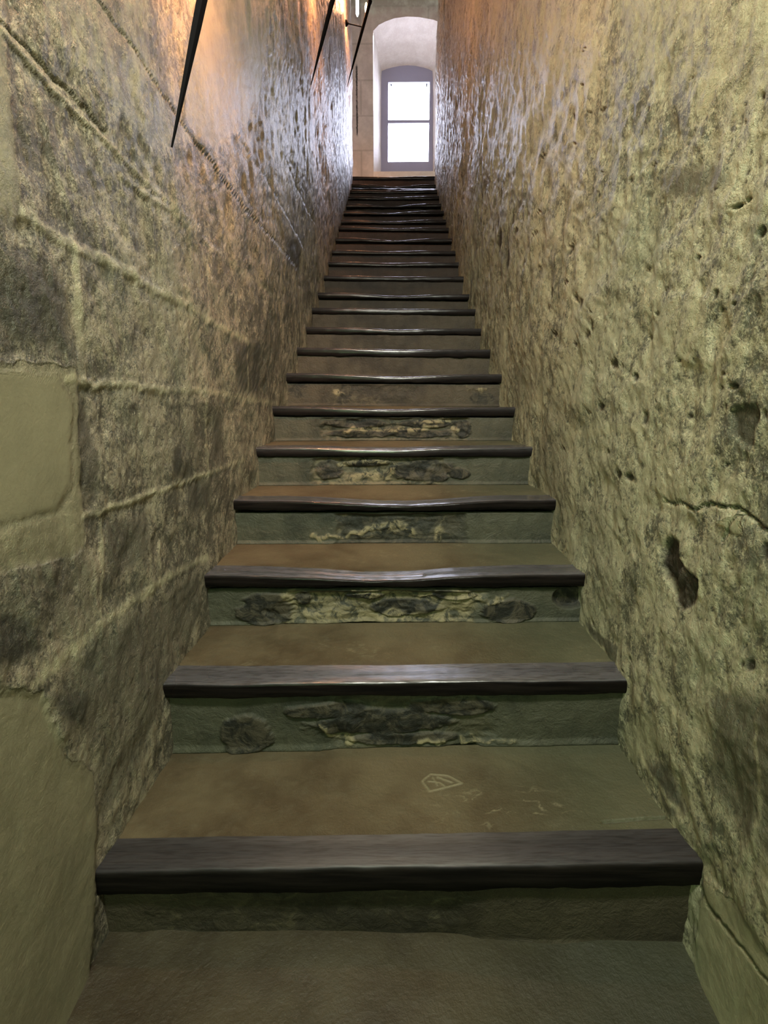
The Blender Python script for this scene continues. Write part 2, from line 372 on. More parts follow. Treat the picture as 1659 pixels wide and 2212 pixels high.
def build_wall(side):
    X0 = -HALF if side == 'left' else HALF
    Y, Z = wall_grid()
    P = lambda pts: [on_x(px, py, X0) for px, py in pts]
    wy = (fbm(Y * 6, Z * 6, 4, 11) - 0.5) * 0.035; wz = (fbm(Y * 6, Z * 6, 4, 47) - 0.5) * 0.035
    fy = (fbm(Y * 45, Z * 45, 3, 5) - 0.5) * 0.012; fz = (fbm(Y * 45, Z * 45, 3, 7) - 0.5) * 0.012
    A, B = Y + wy * 0.35 + fy, Z + wz * 0.35 + fz
    zero = np.zeros_like(Y)
    mortar, plaster, stain, pit = zero.copy(), zero.copy(), zero.copy(), zero.copy()
    d = zero.copy()                                  # outward displacement (towards the corridor)
    d += (fbm(Y * 1.3, Z * 1.3, 3, 3) - 0.5) * 0.03
    rough = fbm(Y * 9, Z * 9, 4, 21, 0.6)
    chip = fbm(Y * 30, Z * 24, 4, 31, 0.62)
    st_ = 1 - np.abs(fbm(Y * 22 + 3 * fbm(Y * 2, Z * 3, 2, 8), Z * 5.5, 4, 301, 0.6) * 2 - 1)
    d += (st_ - 0.75) * (0.004 + 0.008 * sstep(1.2, 3.5, Y))
    if side == 'left':
        d += (rough - 0.5) * 0.011 + (chip - 0.5) * 0.0045
        lines = [  # (points, half width m, mortar strength, relief m)
            ([(70, 1478), (200, 1368), (300, 1292), (380, 1238), (450, 1205)], 0.010, 1, 0.006),
            ([(185, 1118), (300, 1080), (400, 1045), (455, 1023), (530, 990)], 0.006, 0.9, 0.004),
            ([(150, 815), (280, 835), (450, 845), (530, 860), (600, 872)], 0.008, 0.8, 0.005),
            ([(60, 465), (120, 500), (170, 537), (290, 592), (410, 660), (500, 715), (534, 735)], 0.010, 0.9, 0.006),
            ([(176, 545), (184, 680), (190, 812)], 0.012, 0.85, -0.002),
            ([(534, 735), (536, 850)], 0.007, 0.8, 0.002),
            ([(450, 870), (455, 1020)], 0.008, 0.7, 0.002),
            ([(228, 1125), (222, 1345)], 0.005, 0.7, 0.001),
            ([(352, 1170), (352, 1255)], 0.005, 0.6, 0.001),
            ([(410, 665), (414, 838)], 0.006, 0.5, 0.001),
            ([(600, 880), (604, 960)], 0.006, 0.5, 0.001),
            ([(10, 60), (70, 125), (240, 300), (330, 395), (440, 500)], 0.006, 0.5, 0.006),
            ([(270, 380), (360, 440), (470, 540), (590, 640)], 0.008, 0.4, 0.003),
        ]
        grooves = [
            ([(10, 42), (70, 100), (150, 180), (235, 280)], 0.004, 0.012),
            ([(215, 0), (300, 110), (345, 190), (372, 232), (400, 275), (460, 350), (520, 440), (610, 545), (640, 580)], 0.004, 0.013),
            ([(515, 290), (545, 340), (580, 400), (620, 470), (660, 540)], 0.006, 0.010),
            ([(610, 330), (640, 400), (680, 480)], 0.008, 0.010),
        ]
        for pts, wd, st, rel in lines:
            q = dist_line(A, B, P(pts)); m = sstep(wd * 1.25, wd * 0.45, q)
            mortar = np.maximum(mortar, m * st); d = d * (1 - 0.2 * m) + m * rel * 0.05
        for pts, wd, dep in grooves:
            q = dist_line(A, B, P(pts)); m = sstep(wd * 1.4, wd * 0.3, q); d -= m * dep * 0.3; stain = np.maximum(stain, m * 0.6)
        # smooth re-plastered stones
        for pts, soft, dep, am in (([(-60, 792), (130, 800), (162, 860), (160, 1050), (135, 1105), (-60, 1160)], 0.012, -0.003, 1.0),
                               ([(-60, 775), (172, 790), (190, 1190), (120, 1215), (-60, 1250)], 0.012, -0.002, 0.75),
                               ([(-200, 1500), (90, 1495), (140, 1640), (205, 1665), (212, 1800), (205, 2030), (180, 2260), (-300, 2260)], 0.012, 0.0, 0.9),
                               ([(-60, 40), (20, 60), (40, 250), (60, 460), (-60, 520)], 0.02, 0.0, 0.75),
                               ([(210, -60), (330, -60), (330, 130), (380, 240), (450, 320), (330, 330), (200, 170), (60, 40), (60, -60)], 0.03, 0, 0.45),
                               ([(450, -60), (600, -60), (560, 230), (470, 330), (400, 270), (400, 100)], 0.03, 0.0, 0.65)):
            m = poly_mask(A, B, P(pts), soft) * am
            d = d * (1 - m * 0.85) + m * dep; plaster = np.maximum(plaster, m)
        edge = dist_line(A, B, P([(-60, 792), (130, 800), (162, 860), (160, 1050), (135, 1105), (-60, 1160)]))
        d -= sstep(0.012, 0.0, edge) * 0.0015
        for pts, soft, am in (([(20, 560), (110, 545), (165, 640), (160, 765), (60, 745), (-40, 700), (-40, 620)], 0.03, 0.8),
                              ([(-40, 1330), (70, 1330), (95, 1400), (40, 1440), (-40, 1440)], 0.02, 1.0),
                              ([(165, 850), (200, 860), (225, 1000), (225, 1080), (180, 1090)], 0.014, 0.6),
                              ([(110, 1470), (300, 1310), (440, 1225), (440, 1330), (365, 1480), (310, 1640), (220, 1800), (205, 1640), (115, 1570)], 0.03, 0.62),
                              ([(100, 1500), (190, 1480), (190, 1590), (120, 1560)], 0.02, 0.9),
                              ([(500, 730), (560, 735), (560, 855), (515, 845)], 0.03, 0.8),
                              ([(610, 500), (650, 520), (650, 590), (615, 580)], 0.06, 0.85),
                              ([(375, 970), (400, 960), (400, 1035), (380, 1035)], 0.02, 0.85),
                              ([(465, 890), (490, 890), (490, 1000), (465, 1000)], 0.03, 0.65),
                              ([(415, 1040), (460, 1035), (465, 1100), (420, 1110)], 0.03, 0.7),
                              ([(230, 1120), (330, 1100), (335, 1190), (260, 1260), (230, 1320)], 0.02, 0.65),
                              ([(0, 1200), (200, 1150), (215, 1330), (120, 1400), (0, 1450)], 0.03, 0.5),
                              ([(300, 720), (440, 700), (450, 830), (300, 820)], 0.05, 0.35),
                              ([(330, 880), (445, 900), (445, 1030), (330, 1060)], 0.04, 0.4),
                              ([(340, 520), (430, 540), (500, 660), (380, 620)], 0.05, 0.4),
                              ([(180, 850), (445, 860), (445, 1040), (190, 1110)], 0.03, 0.25)):
            stain = np.maximum(stain, poly_mask(A, B, P(pts), soft) * am)
        yb, zb = P([(30, 1390)])[0]
    else:
        ridg = 1 - np.abs(fbm(Y * 14, Z * 9, 4, 71, 0.6) * 2 - 1)
        d += (rough - 0.5) * 0.016 + (chip - 0.5) * 0.006 + (ridg - 0.7) * 0.005
        lines = [
            ([(1550, 745), (1540, 800), (1530, 900), (1515, 1010)], 0.007, 0.8, 0.004),
            ([(1385, 610), (1392, 700), (1388, 830), (1380, 930)], 0.006, 0.7, 0.004),
            ([(1225, 830), (1228, 900), (1222, 960)], 0.007, 0.6, 0.003),
            ([(1370, 830), (1450, 800), (1530, 785), (1620, 745), (1700, 700)], 0.008, 0.5, 0.004),
            ([(1215, 945), (1300, 930), (1400, 915)], 0.010, 0.5, 0.004),
            ([(1505, 1180), (1510, 1300)], 0.004, 0.9, 0.003),
            ([(1250, 1325), (1270, 1370), (1310, 1418)], 0.006, 0.9, 0.004),
            ([(1345, 1400), (1420, 1480), (1470, 1560)], 0.009, 0.6, 0.005),
            ([(1380, 1620), (1410, 1680), (1460, 1750)], 0.006, 0.7, 0.004),
            ([(1190, 1080), (1185, 1170)], 0.004, 0.6, 0.002),
            ([(1640, 1560), (1648, 1700), (1635, 1850)], 0.004, 0.6, 0.002),
            ([(1580, 150), (1480, 260), (1420, 330), (1340, 420), (1200, 560)], 0.008, 0.35, 0.005),
            ([(1280, 290), (1250, 350), (1225, 405)], 0.004, 0.5, 0.004),
        ]
        for pts, wd, st, rel in lines:
            q = dist_line(A, B, P(pts)); m = sstep(wd * 1.6, wd * 0.3, q)
            mortar = np.maximum(mortar, m * st); d += m * rel * 0.1
        for pts, wd, dep in (([(1425, 1082), (1470, 1092), (1490, 1100), (1530, 1088), (1590, 1105), (1620, 1130), (1680, 1170)], 0.0022, 0.012),
                             ([(1592, 1106), (1570, 1135), (1555, 1165)], 0.002, 0.010),
                             ([(1505, 1920), (1540, 1980), (1600, 2050), (1659, 2120)], 0.003, 0.010)):
            q = dist_line(A, B, P(pts)); m = sstep(wd * 1.5, wd * 0.3, q); d -= m * dep; pit = np.maximum(pit, m * 0.75)
        for pts, soft, am in (([(1330, -80), (1800, -120), (1800, 300), (1500, 260), (1330, 180)], 0.05, 0.5),
                              ([(1040, -60), (1300, -60), (1300, 260), (1180, 330), (1060, 330)], 0.1, 0.35),
                              ([(1400, 640), (1520, 640), (1520, 780), (1400, 800)], 0.01, 0.35),
                              ([(1515, 1905), (1590, 1960), (1700, 2110), (1900, 2400), (1500, 2400), (1500, 2040)], 0.01, 0.8),
                              ([(1540, 1130), (1590, 1110), (1600, 1160)], 0.004, 0.8),
                              ([(1330, 1560), (1400, 1530), (1440, 1600), (1400, 1660), (1360, 1640)], 0.02, 0.5)):
            m = poly_mask(A, B, P(pts), soft) * am; d = d * (1 - m * 0.8); plaster = np.maximum(plaster, m)
        for pts, soft, am in (([(1255, 1335), (1330, 1400), (1325, 1440), (1290, 1400), (1258, 1360)], 0.008, 0.9),
                              ([(1400, 380), (1450, 350), (1560, 350), (1570, 400), (1480, 440), (1430, 430)], 0.02, 0.75),
                              ([(1285, 355), (1330, 355), (1330, 385), (1290, 385)], 0.03, 0.7),
                              ([(1180, 840), (1220, 840), (1240, 1160), (1200, 1180), (1150, 1000)], 0.05, 0.5),
                              ([(1215, 1080), (1290, 1060), (1320, 1150), (1340, 1350), (1300, 1330), (1260, 1200)], 0.05, 0.45),
                              ([(1540, 1480), (1700, 1500), (1700, 1900), (1600, 1820), (1520, 1700)], 0.03, 0.75),
                              ([(1500, 1120), (1560, 1160), (1560, 1230), (1520, 1220)], 0.02, 0.5),
                              ([(1390, 1640), (1440, 1640), (1480, 1760), (1440, 1760)], 0.015, 0.8),
                              ([(1060, 480), (1110, 500), (1110, 640), (1070, 620)], 0.15, 0.5),
                              ([(1590, 1360), (1650, 1440), (1610, 1450)], 0.012, 0.7),
                              ([(1480, 500), (1660, 460), (1660, 620), (1500, 600)], 0.03, 0.3),
                              ([(1100, 760), (1180, 760), (1180, 860), (1110, 900)], 0.08, 0.5),
                              ([(1420, 1290), (1560, 1300), (1540, 1420), (1450, 1400)], 0.03, 0.3)):
            stain = np.maximum(stain, poly_mask(A, B, P(pts), soft) * am)
        hole = poly_mask(A, B, P([(1422, 1172), (1440, 1160), (1458, 1172), (1464, 1215), (1490, 1245), (1506, 1255), (1502, 1290), (1485, 1312), (1462, 1318), (1448, 1285), (1422, 1245), (1418, 1210)]), 0.004)
        pit = np.maximum(pit, hole * (0.8 + 0.4 * chip).clip(0, 1)); d -= hole * (0.010 + (chip - 0.5) * 0.03)
        brown = poly_mask(A, B, P([(1572, 880), (1620, 870), (1626, 900), (1610, 960), (1590, 962), (1570, 930)]), 0.004)
        stain = np.maximum(stain, brown * 0.6); d -= brown * 0.006; pit = np.maximum(pit, brown * (0.25 + 0.5 * chip))
        rnd = random.Random(4)
        pits = [(1250, 655, 4, 14), (1240, 640, 3, 8), (1273, 705, 4, 14), (1264, 725, 5, 8), (1320, 785, 6, 11), (1338, 790, 3, 5), (1363, 812, 5, 10),
                (1333, 1028, 7, 10), (1352, 1030, 8, 9), (1292, 880, 6, 9), (1385, 905, 5, 14), (1575, 830, 9, 6), (1555, 805, 6, 6), (1548, 835, 4, 4),
                (1390, 730, 4, 6), (1190, 630, 3, 10), (1196, 722, 4, 6), (1228, 540, 4, 10), (1135, 570, 3, 10), (1560, 870, 3, 8), (1640, 890, 6, 10),
                (1577, 448, 9, 5), (1600, 434, 9, 5), (1635, 510, 9, 9), (1570, 630, 4, 4), (1577, 660, 6, 6), (1410, 870, 3, 3), (1265, 890, 3, 4),
                (1083, 520, 5, 25), (1100, 560, 4, 25), (1078, 480, 3, 15), (1652, 1190, 8, 18), (1493, 1548, 3, 5), (1620, 1440, 8, 14), (1553, 1335, 3, 5),
                (1535, 640, 6, 10), (1110, 470, 3, 14), (1120, 500, 3, 8)]
        for i in range(60):
            pits.append((rnd.uniform(1150, 1659), rnd.uniform(100, 1500), rnd.uniform(1.5, 4), rnd.uniform(2, 6)))
        for px, py, rx, ry in pits:
            y0, z0 = on_x(px, py, X0); ya = on_x(px + rx, py, X0)[0]; za = on_x(px, py - ry, X0)[1]
            ry_, rz_ = abs(ya - y0) + 1e-4, abs(za - z0) + 1e-4
            sel = (np.abs(Y - y0) < ry_ * 3) & (np.abs(Z - z0) < rz_ * 3)
            m = np.where(sel, sstep(1.25, 0.6, np.hypot((A - y0) / ry_, (B - z0) / rz_)), 0)
            pit = np.maximum(pit, m * 0.9); d -= m * min(0.006, ry_ * 0.6)
    d = np.where(np.abs(Z - 0) > 50, 0, d)
    X = X0 + (d if side == 'left' else -d)
    Pm = np.stack([X, Y, Z], -1)
    if side == 'right': Pm = Pm[::-1]; mortar, plaster, stain, pit = (a[::-1] for a in (mortar, plaster, stain, pit))
    Xb = -0.85 if side == 'left' else 0.85
    o = grid_mesh('wall_' + side, Pm, M['wall_' + side], {'mortar': mortar, 'plaster': plaster, 'stain': stain, 'pit': pit}, back=(Xb, None, None))
    return struct(o)
build_wall('left'); build_wall('right')

# ------------------------------------------------------------------ lower lobby floor, back wall, ceiling
def slab(name, lo, hi, mat):
    bm = bmesh.new(); add_box(bm, lo, hi); return struct(bm_obj(name, bm, mat))
gx, gy = np.meshgrid(np.linspace(-0.62, 0.62, 200), np.linspace(-1.25, Y1 + 0.05, 260), indexing='ij')
gz = FLOOR_Z + (fbm(gx * 3, gy * 3, 4, 9) - 0.5) * 0.02 + sstep(0.55, 0.72, gy) * 0.012 * (gx < 2)
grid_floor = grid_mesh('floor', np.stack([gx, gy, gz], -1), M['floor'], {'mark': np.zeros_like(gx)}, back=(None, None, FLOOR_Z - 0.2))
struct(grid_floor)
slab('wall_back', (-0.9, -1.45, -1.2), (0.9, -1.25, 2.4), M['ceiling'])
bm = bmesh.new()
v = [bm.verts.new((x, y, ceil_z(y) + dz)) for x in (-0.9, 0.9) for y in (-1.45, YEND) for dz in (0, 0.2)]
for f in ((0, 1, 3, 2), (4, 6, 7, 5), (0, 4, 5, 1), (2, 3, 7, 6), (0, 2, 6, 4), (1, 5, 7, 3)): bm.faces.new([v[i] for i in f])
struct(bm_obj('ceiling', bm, M['ceiling']))

# ------------------------------------------------------------------ stair steps
# unseen, added to stop light leaks: sloped bed under the flight
bm = bmesh.new()
bed = [(Y1 + 0.1, -1.3), (Y1 + 0.1, FLOOR_Z - 0.02), (TOP[0] + 0.3, TOP[1] - 0.36), (TOP[0] + 0.3, TOP[1] - 0.9)]
va = [[bm.verts.new((x, y, z)) for y, z in bed] for x in (-0.8, 0.8)]
bm.faces.new(va[0]); bm.faces.new(va[1])
for k in range(4): bm.faces.new((va[0][k], va[0][(k + 1) % 4], va[1][(k + 1) % 4], va[1][k]))
struct(bm_obj('floor_light_seal', bm, M['ceiling']))
rng = random.Random(7)
BROWN_DIM = [0.5, 0.0, 0.0, 0.0, 0.1, 0.2, 0.5, 0.55, 0.6, 0.65, 0.7, 0.8, 0.85, 0.9, 0.9] + [1.0] * 8  # browner up the flight, with the upper flight's dimness put into the riser colour
def step_points(i):
    Y, zl, zr, sag = steps[i]
    zt = lambda x: zl + (zr - zl) * (x + HALF) / (2 * HALF)
    return Y, zt, sag
ORD = ['first', 'second', 'third', 'fourth', 'fifth', 'sixth', 'seventh', 'eighth', 'ninth', 'tenth', 'eleventh', 'twelfth', 'thirteenth', 'fourteenth',
       'fifteenth', 'sixteenth', 'seventeenth', 'eighteenth', 'nineteenth', 'twentieth', 'twenty-first', 'twenty-second', 'topmost']
LAB = {0: 'lowest and widest stair step, thick dark wooden nosing, pale carved diamond mark on its tread',
       1: 'second stair step from the bottom, flat grey-worn nosing above a dark cracked riser',
       2: 'third stair step from the bottom, nosing split at left, bared rubble riser',
       3: 'fourth stair step from the bottom, shiny sagging nosing over riser with pale yellow lime scar',
       4: 'fifth stair step from the bottom, broken pale patch at the centre of its riser',
       5: 'sixth stair step from the bottom, riser with long dark hollow of exposed masonry',
       6: 'seventh stair step from the bottom, brown riser with dark patches at left and right ends',
       7: 'eighth stair step from the bottom, dark nosing over plain brown riser',
       22: 'topmost stair step, at the landing just under the window'}
# bared-rubble extent of each riser: (x0, x1, strength)
RUB = {0: (-0.42, 0.12, 0.35), 1: (-0.12, 0.2, 0.75), 2: (-0.30, 0.24, 1.0), 3: (-0.2, 0.2, 0.7), 4: (-0.27, 0.2, 0.9), 5: (-0.28, 0.3, 0.95), 6: (-0.3, 0.1, 0.3)}
# single stones bared in a riser: (x, height fraction, half length, half height fraction)
STONES = {1: [(-0.03, 0.45, 0.15, 0.22), (0.13, 0.72, 0.10, 0.16), (0.02, 0.15, 0.13, 0.10), (-0.33, 0.3, 0.06, 0.3), (-0.15, 0.7, 0.08, 0.12)],
          2: [(-0.345, 0.42, 0.075, 0.5), (0.03, 0.45, 0.095, 0.27), (0.31, 0.35, 0.075, 0.34), (0.16, 0.85, 0.06, 0.17), (-0.245, 0.75, 0.02, 0.22), (-0.07, 0.8, 0.05, 0.09)],
          4: [(0.11, 0.5, 0.11, 0.42), (-0.24, 0.55, 0.05, 0.36), (0.24, 0.4, 0.04, 0.2), (-0.1, 0.8, 0.08, 0.14)],
          5: [(-0.16, 0.74, 0.14, 0.19), (0.14, 0.74, 0.13, 0.18), (-0.14, 0.28, 0.12, 0.16), (0.1, 0.3, 0.13, 0.18), (0.29, 0.5, 0.03, 0.4)]}
PALE = {2: 0.75, 4: 0.5, 1: 0.15, 5: 0.25}
# pale lime smears on risers, x and height fraction along the riser
LIME = {1: [([(-0.16, 0.45), (-0.15, 0.2), (-0.13, 0.08), (-0.09, 0.06)], 0.005), ([(0.06, 0.04), (0.12, 0.06)], 0.004), ([(0.16, 0.04), (0.27, 0.06)], 0.003)],
        2: [([(-0.28, 0.8), (-0.26, 0.5), (-0.25, 0.2), (-0.2, 0.08), (-0.1, 0.05), (0.05, 0.08), (0.16, 0.1)], 0.009), ([(0.13, 0.15), (0.2, 0.45), (0.24, 0.62), (0.16, 0.75)], 0.014), ([(-0.1, 0.85), (0.0, 0.83), (0.1, 0.8)], 0.006), ([(0.2, 0.5), (0.3, 0.75)], 0.006)],
        3: [([(-0.25, 0.1), (-0.16, 0.12), (-0.08, 0.3), (-0.02, 0.5)], 0.005), ([(-0.06, 0.4), (0.0, 0.55), (0.06, 0.4)], 0.013), ([(0.145, 0.05), (0.15, 0.3)], 0.008)],
        4: [([(-0.16, 0.1), (-0.1, 0.25), (-0.02, 0.2), (0.0, 0.45)], 0.012), ([(-0.2, 0.6), (-0.1, 0.8), (0.0, 0.75)], 0.006)],
        5: [([(-0.2, 0.35), (0.0, 0.4), (0.18, 0.5)], 0.006), ([(0.1, 0.75), (0.22, 0.8), (0.27, 0.4)], 0.006)],
        6: [([(-0.27, 0.55), (-0.25, 0.5)], 0.008), ([(0.36, 0.75), (0.43, 0.7)], 0.007)]}

for i in range(23):
    Y, zt, sag = step_points(i)
    nf = 1.0 if i < 6 else 0.5
    root = bpy.data.objects.new('stair_step', None); COL.objects.link(root)
    below = FLOOR_Z if i == 0 else (steps[i - 1][1] + steps[i - 1][2]) / 2
    root.location = (0, Y, below)
    org = np.array([0, Y, below])
    root['label'] = LAB.get(i, '%s stair step from the bottom, thin dark wooden nosing with a glinting edge' % ORD[i])
    root['category'] = 'step'; root['group'] = 'stair steps of the long straight flight'
    # --- nosing
    nx = int(340 * nf) if i < 8 else 90
    xs = np.linspace(-0.525, 0.525, nx)
    th = [0.050, 0.035, 0.037, 0.033, 0.036, 0.037, 0.040, 0.040][i] if i < 8 else 0.036
    dep = 0.068 if i == 0 else 0.078
    r = 0.008 if i < 2 else 0.009
    # profile (y, z) relative to the nominal top front edge; rounded arris
    prof = [(dep, -th), (0.03, -th), (0.006, -th), (0.001, -th + 0.004), (0, -th * 0.55)]
    for k in range(0, 8):
        a = k / 7 * math.pi / 2
        prof.append((r - r * math.cos(a), -r + r * math.sin(a)))
    for k in range(1, 8): prof.append((r + (dep - r) * k / 7, 0.001 * math.sin(k)))
    prof = np.array(prof); m = len(prof)
    Xg = np.repeat(xs[:, None], m, 1); ts = np.arange(m)[None, :]
    cen = np.exp(-((xs + 0.02 + 0.04 * rng.uniform(-1, 1)) / 0.22) ** 2)
    n1 = fbm(xs * 6, xs * 0 + i * 3.7, 4, 13 + i) - 0.5
    topw = np.clip((prof[:, 1] + th) / th, 0, 1)
    wear = (-sag * cen + n1 * 0.005)[:, None] * topw[None, :]
    Yg = prof[None, :, 0] + (n1 * 0.006 + (fbm(xs * 2.2, xs * 0 + i, 2, 5) - 0.5) * 0.008)[:, None] * np.clip(1 - prof[None, :, 0] / 0.03, 0, 1) + 0 * Xg
    edge = np.exp(-((prof[:, 0] - r * 0.4) / 0.02) ** 2) * topw
    Yg += (cen[:, None] * 0.004) * edge[None, :]
    Zg = prof[None, :, 1] + wear + (fbm(Xg * 22, ts * 0.5 + i + 0 * Xg, 3, 33 + i) - 0.5) * 0.0016
    # ragged underside
    Zg[:, :4] += ((fbm(xs * 15, xs * 0 + i * 1.3, 4, 61) - 0.5) * 0.010)[:, None]
    if i == 2:                                           # split along the left of the third board
        cr = dist_line(Xg, prof[None, :, 0] + 0 * Xg, [(-0.46, 0.047), (-0.3, 0.040), (-0.1, 0.036), (0.08, 0.036)])
        Zg -= sstep(0.009, 0.002, cr) * 0.006
    zz = np.array([zt(x) for x in xs])[:, None]
    Pn = np.stack([Xg, Y + Yg, zz + Zg], -1) - org
    if i < 4: topw = topw * sstep(-0.005, -0.0005, prof[:, 1])
    worn = np.clip(topw[None, :] ** 3 * (0.45 + 0.55 * cen[:, None]), 0, 1) * np.ones_like(Xg)
    grid_mesh('nosing', Pn, M['wood'], {'worn': worn * ([0.4, 1.0, 1.0, 0.9, 0.8][i] if i < 5 else 0.5), 'matte': np.full(Xg.shape, [1.0, 0.2, 0.1, 0, 0][i] if i < 5 else 0.0)}, parent=root)
    # --- tread
    yn = (steps[i + 1][0] + 0.017) if i < 22 else Y + 0.24
    ny = [150, 70, 50, 40, 30][i] if i < 5 else 12
    nx = [420, 220, 160, 120, 90][i] if i < 5 else 40
    gx, gy = np.meshgrid(np.linspace(-0.525, 0.525, nx), np.linspace(Y + dep - 0.004, yn, ny), indexing='ij')
    dip = -sag * np.exp(-(gx / 0.25) ** 2)
    gz = np.vectorize(zt)(gx) + dip * np.clip(1 - (gy - Y - dep) / 0.2, 0, 1) - 0.002 + (fbm(gx * 7, gy * 7, 4, 80 + i) - 0.5) * 0.006 * np.clip((yn - gy) / 0.05, 0, 1)
    mark = np.zeros_like(gx)
    if i == 0:
        Z0 = zt(0) - 0.002
        def on_t(px, py):
            dd = ray(px, py); t = Z0 / dd.z; p = CAM + dd * t; return p.x, p.y
        fx = (fbm(gx * 60, gy * 60, 3, 2) - 0.5) * 0.008
        for pts, wd in (([(912, 1690), (930, 1675), (968, 1680), (998, 1696), (972, 1702), (928, 1712), (912, 1690)], 0.0026),
                        ([(935, 1682), (945, 1700)], 0.002), ([(945, 1682), (975, 1694)], 0.0025), ([(925, 1690), (950, 1694), (960, 1702)], 0.002)):
            q = dist_line(gx + fx * 0.4, gy, [on_t(*p) for p in pts]); mk = sstep(wd * 1.4, wd * 0.4, q)
            mark = np.maximum(mark, mk); gz += mk * 0.0008
        cx, cy = on_t(1085, 1750)
        scr = np.exp(-(((gx - cx) / 0.12) ** 2 + ((gy - cy) / 0.045) ** 2))
        lines_ = sstep(0.035, 0.0, np.abs(fbm(gx * 26 + 9, gy * 40, 4, 91) - 0.5)) * sstep(0.5, 0.62, fbm(gx * 40, gy * 60, 3, 17))
        mark = np.maximum(mark, lines_ * np.clip(scr * 1.6, 0, 1)); gz += mark * 0.0006
        q = dist_line(gx + fx, gy, [on_t(1300, 1790), on_t(1455, 1782)]); gz -= sstep(0.004, 0.001, q) * 0.006
    elif i < 5:
        mark = sstep(0.02, 0.0, np.abs(fbm(gx * 14, gy * 22, 4, 90 + i) - 0.5)) * sstep(0.56, 0.68, fbm(gx * 8, gy * 12, 3, 16 + i)) * 0.6
    Pt = np.stack([gx, gy, gz], -1) - org
    grid_mesh('tread', Pt, M['tread'], {'mark': mark}, parent=root, back=(None, None, zt(0) - 0.04 - below))
    # --- riser
    y0 = Y + 0.014; z0 = below - 0.002
    nx, nz = ((360, 70) if i < 4 else (240, 40)) if i < 8 else (80, 14)
    gx, gt = np.meshgrid(np.linspace(-0.525, 0.525, nx), np.linspace(0, 1, nz), indexing='ij')
    ztop = np.vectorize(zt)(gx) - th - sag + 0.006
    if i:
        zp = np.vectorize(step_points(i - 1)[1])(gx) - 0.0015
    else: zp = np.full(gx.shape, z0)
    gz = zp + (ztop - zp) * gt
    gy = y0 + (fbm(gx * 5, gz * 5, 4, 100 + i) - 0.5) * 0.010 + sstep(0.12, 0.0, gt) * -0.006
    rub = np.zeros_like(gx); lime = np.zeros_like(gx)
    if i in RUB:
        a, b, stg = RUB[i]
        wob = (fbm(gx * 14, gz * 14, 4, 120 + i) - 0.5) * 0.12
        win = sstep(a - 0.02, a + 0.02, gx + wob) * sstep(b + 0.02, b - 0.02, gx + wob) * sstep(1.02, 0.9, gt + wob) 
        # rubble cells, elongated along x
        cell = fbm(gx * 9 + i, gz * 24, 3, 140 + i, 0.45)
        joints = sstep(0.045, 0.0, np.abs(cell - 0.5))
        rub = win * stg
        gy += win * stg * (0.012 + (0.5 - fbm(gx * 12, gz * 30, 3, 150 + i)) * 0.02)
        if i in STONES:
            wb = (fbm(gx * 22, gt * 5, 4, 200 + i) - 0.5) * 1.1
            stn = np.zeros_like(gx)
            for cx_, ct, rx_, rt_ in STONES[i]:
                q = np.hypot((gx - cx_) / rx_, (gt - ct) / rt_) + wb * 0.55
                stn = np.maximum(stn, sstep(1.12, 0.92, q))
            rub = np.maximum(win * stg * 0.25, stn)
            gy -= stn * 0.007
            lime = np.maximum(lime, win * (1 - stn) * PALE[i] * (0.55 + 0.7 * fbm(gx * 30, gz * 30, 3, 6)))
        else:
            lime = np.maximum(lime, win * joints * 0.45 * stg)
    for pts, wd in LIME.get(i, []):
        H = float(np.mean(ztop)) - z0 - 0.01
        pp = [(x, z0 + 0.012 + t * H) for x, t in pts]
        wx = (fbm(gx * 30, gz * 30, 3, 9) - 0.5) * 0.03; wz = (fbm(gx * 30, gz * 30, 3, 19) - 0.5) * 0.03
        wv = wd * (0.4 + 2.0 * fbm(gx * 18, gz * 18, 3, 44)); mk = sstep(1.5, 0.4, dist_line(gx + wx, gz + wz, pp) / wv); lime = np.maximum(lime, mk); gy -= mk * 0.003
    if i == 2:
        hx = sstep(1.0, 0.7, np.hypot((gx - 0.475) / 0.05, (gt - 0.75) / 0.4)); rub = np.maximum(rub, hx); gy += hx * 0.02
    if i == 6:
        for cx_, ct, rx_, rt_ in ((-0.45, 0.8, 0.05, 0.5), (0.42, 0.35, 0.05, 0.4), (-0.22, 0.5, 0.05, 0.5)):
            rub = np.maximum(rub, sstep(1.1, 0.8, np.hypot((gx - cx_) / rx_, (gt - ct) / rt_) + (fbm(gx * 20, gz * 20, 3, 3) - 0.5)) * 0.8)
    Pr = np.stack([gx, gy, gz], -1) - org
    grid_mesh('riser', Pr, M['riser'], {'rubble': rub, 'lime': lime, 'brown_dim': np.full(gx.shape, BROWN_DIM[i])}, parent=root, back=(None, 0.035, None))

# ------------------------------------------------------------------ landing, far wall, embrasure, window
LZ = (TOP[1] + TOP[2]) / 2 - 0.01
YF, YW = 8.0, 8.75
CT = 6.9
slab('floor_landing', (-1.7, TOP[0] + 0.2, LZ - 0.2), (1.5, YF + 0.05, LZ), M['tread'])
slab('ceiling_landing', (-1.9, YEND - 0.4, CT - 0.9), (1.7, YF + 0.3, CT - 0.7), M['ceiling'])
slab('wall_landing_left', (-1.9, YEND - 0.25, LZ - 0.3), (-1.7, YF + 0.3, CT), M['far'])
slab('wall_landing_right', (1.5, YEND - 0.25, LZ - 0.3), (1.7, YF + 0.3, CT), M['far'])
slab('wall_return_left', (-1.75, YEND - 0.25, LZ - 0.3), (-0.62, YEND - 0.02, CT), M['far'])
slab('wall_return_right', (0.62, YEND - 0.25, LZ - 0.3), (1.55, YEND - 0.02, CT), M['far'])

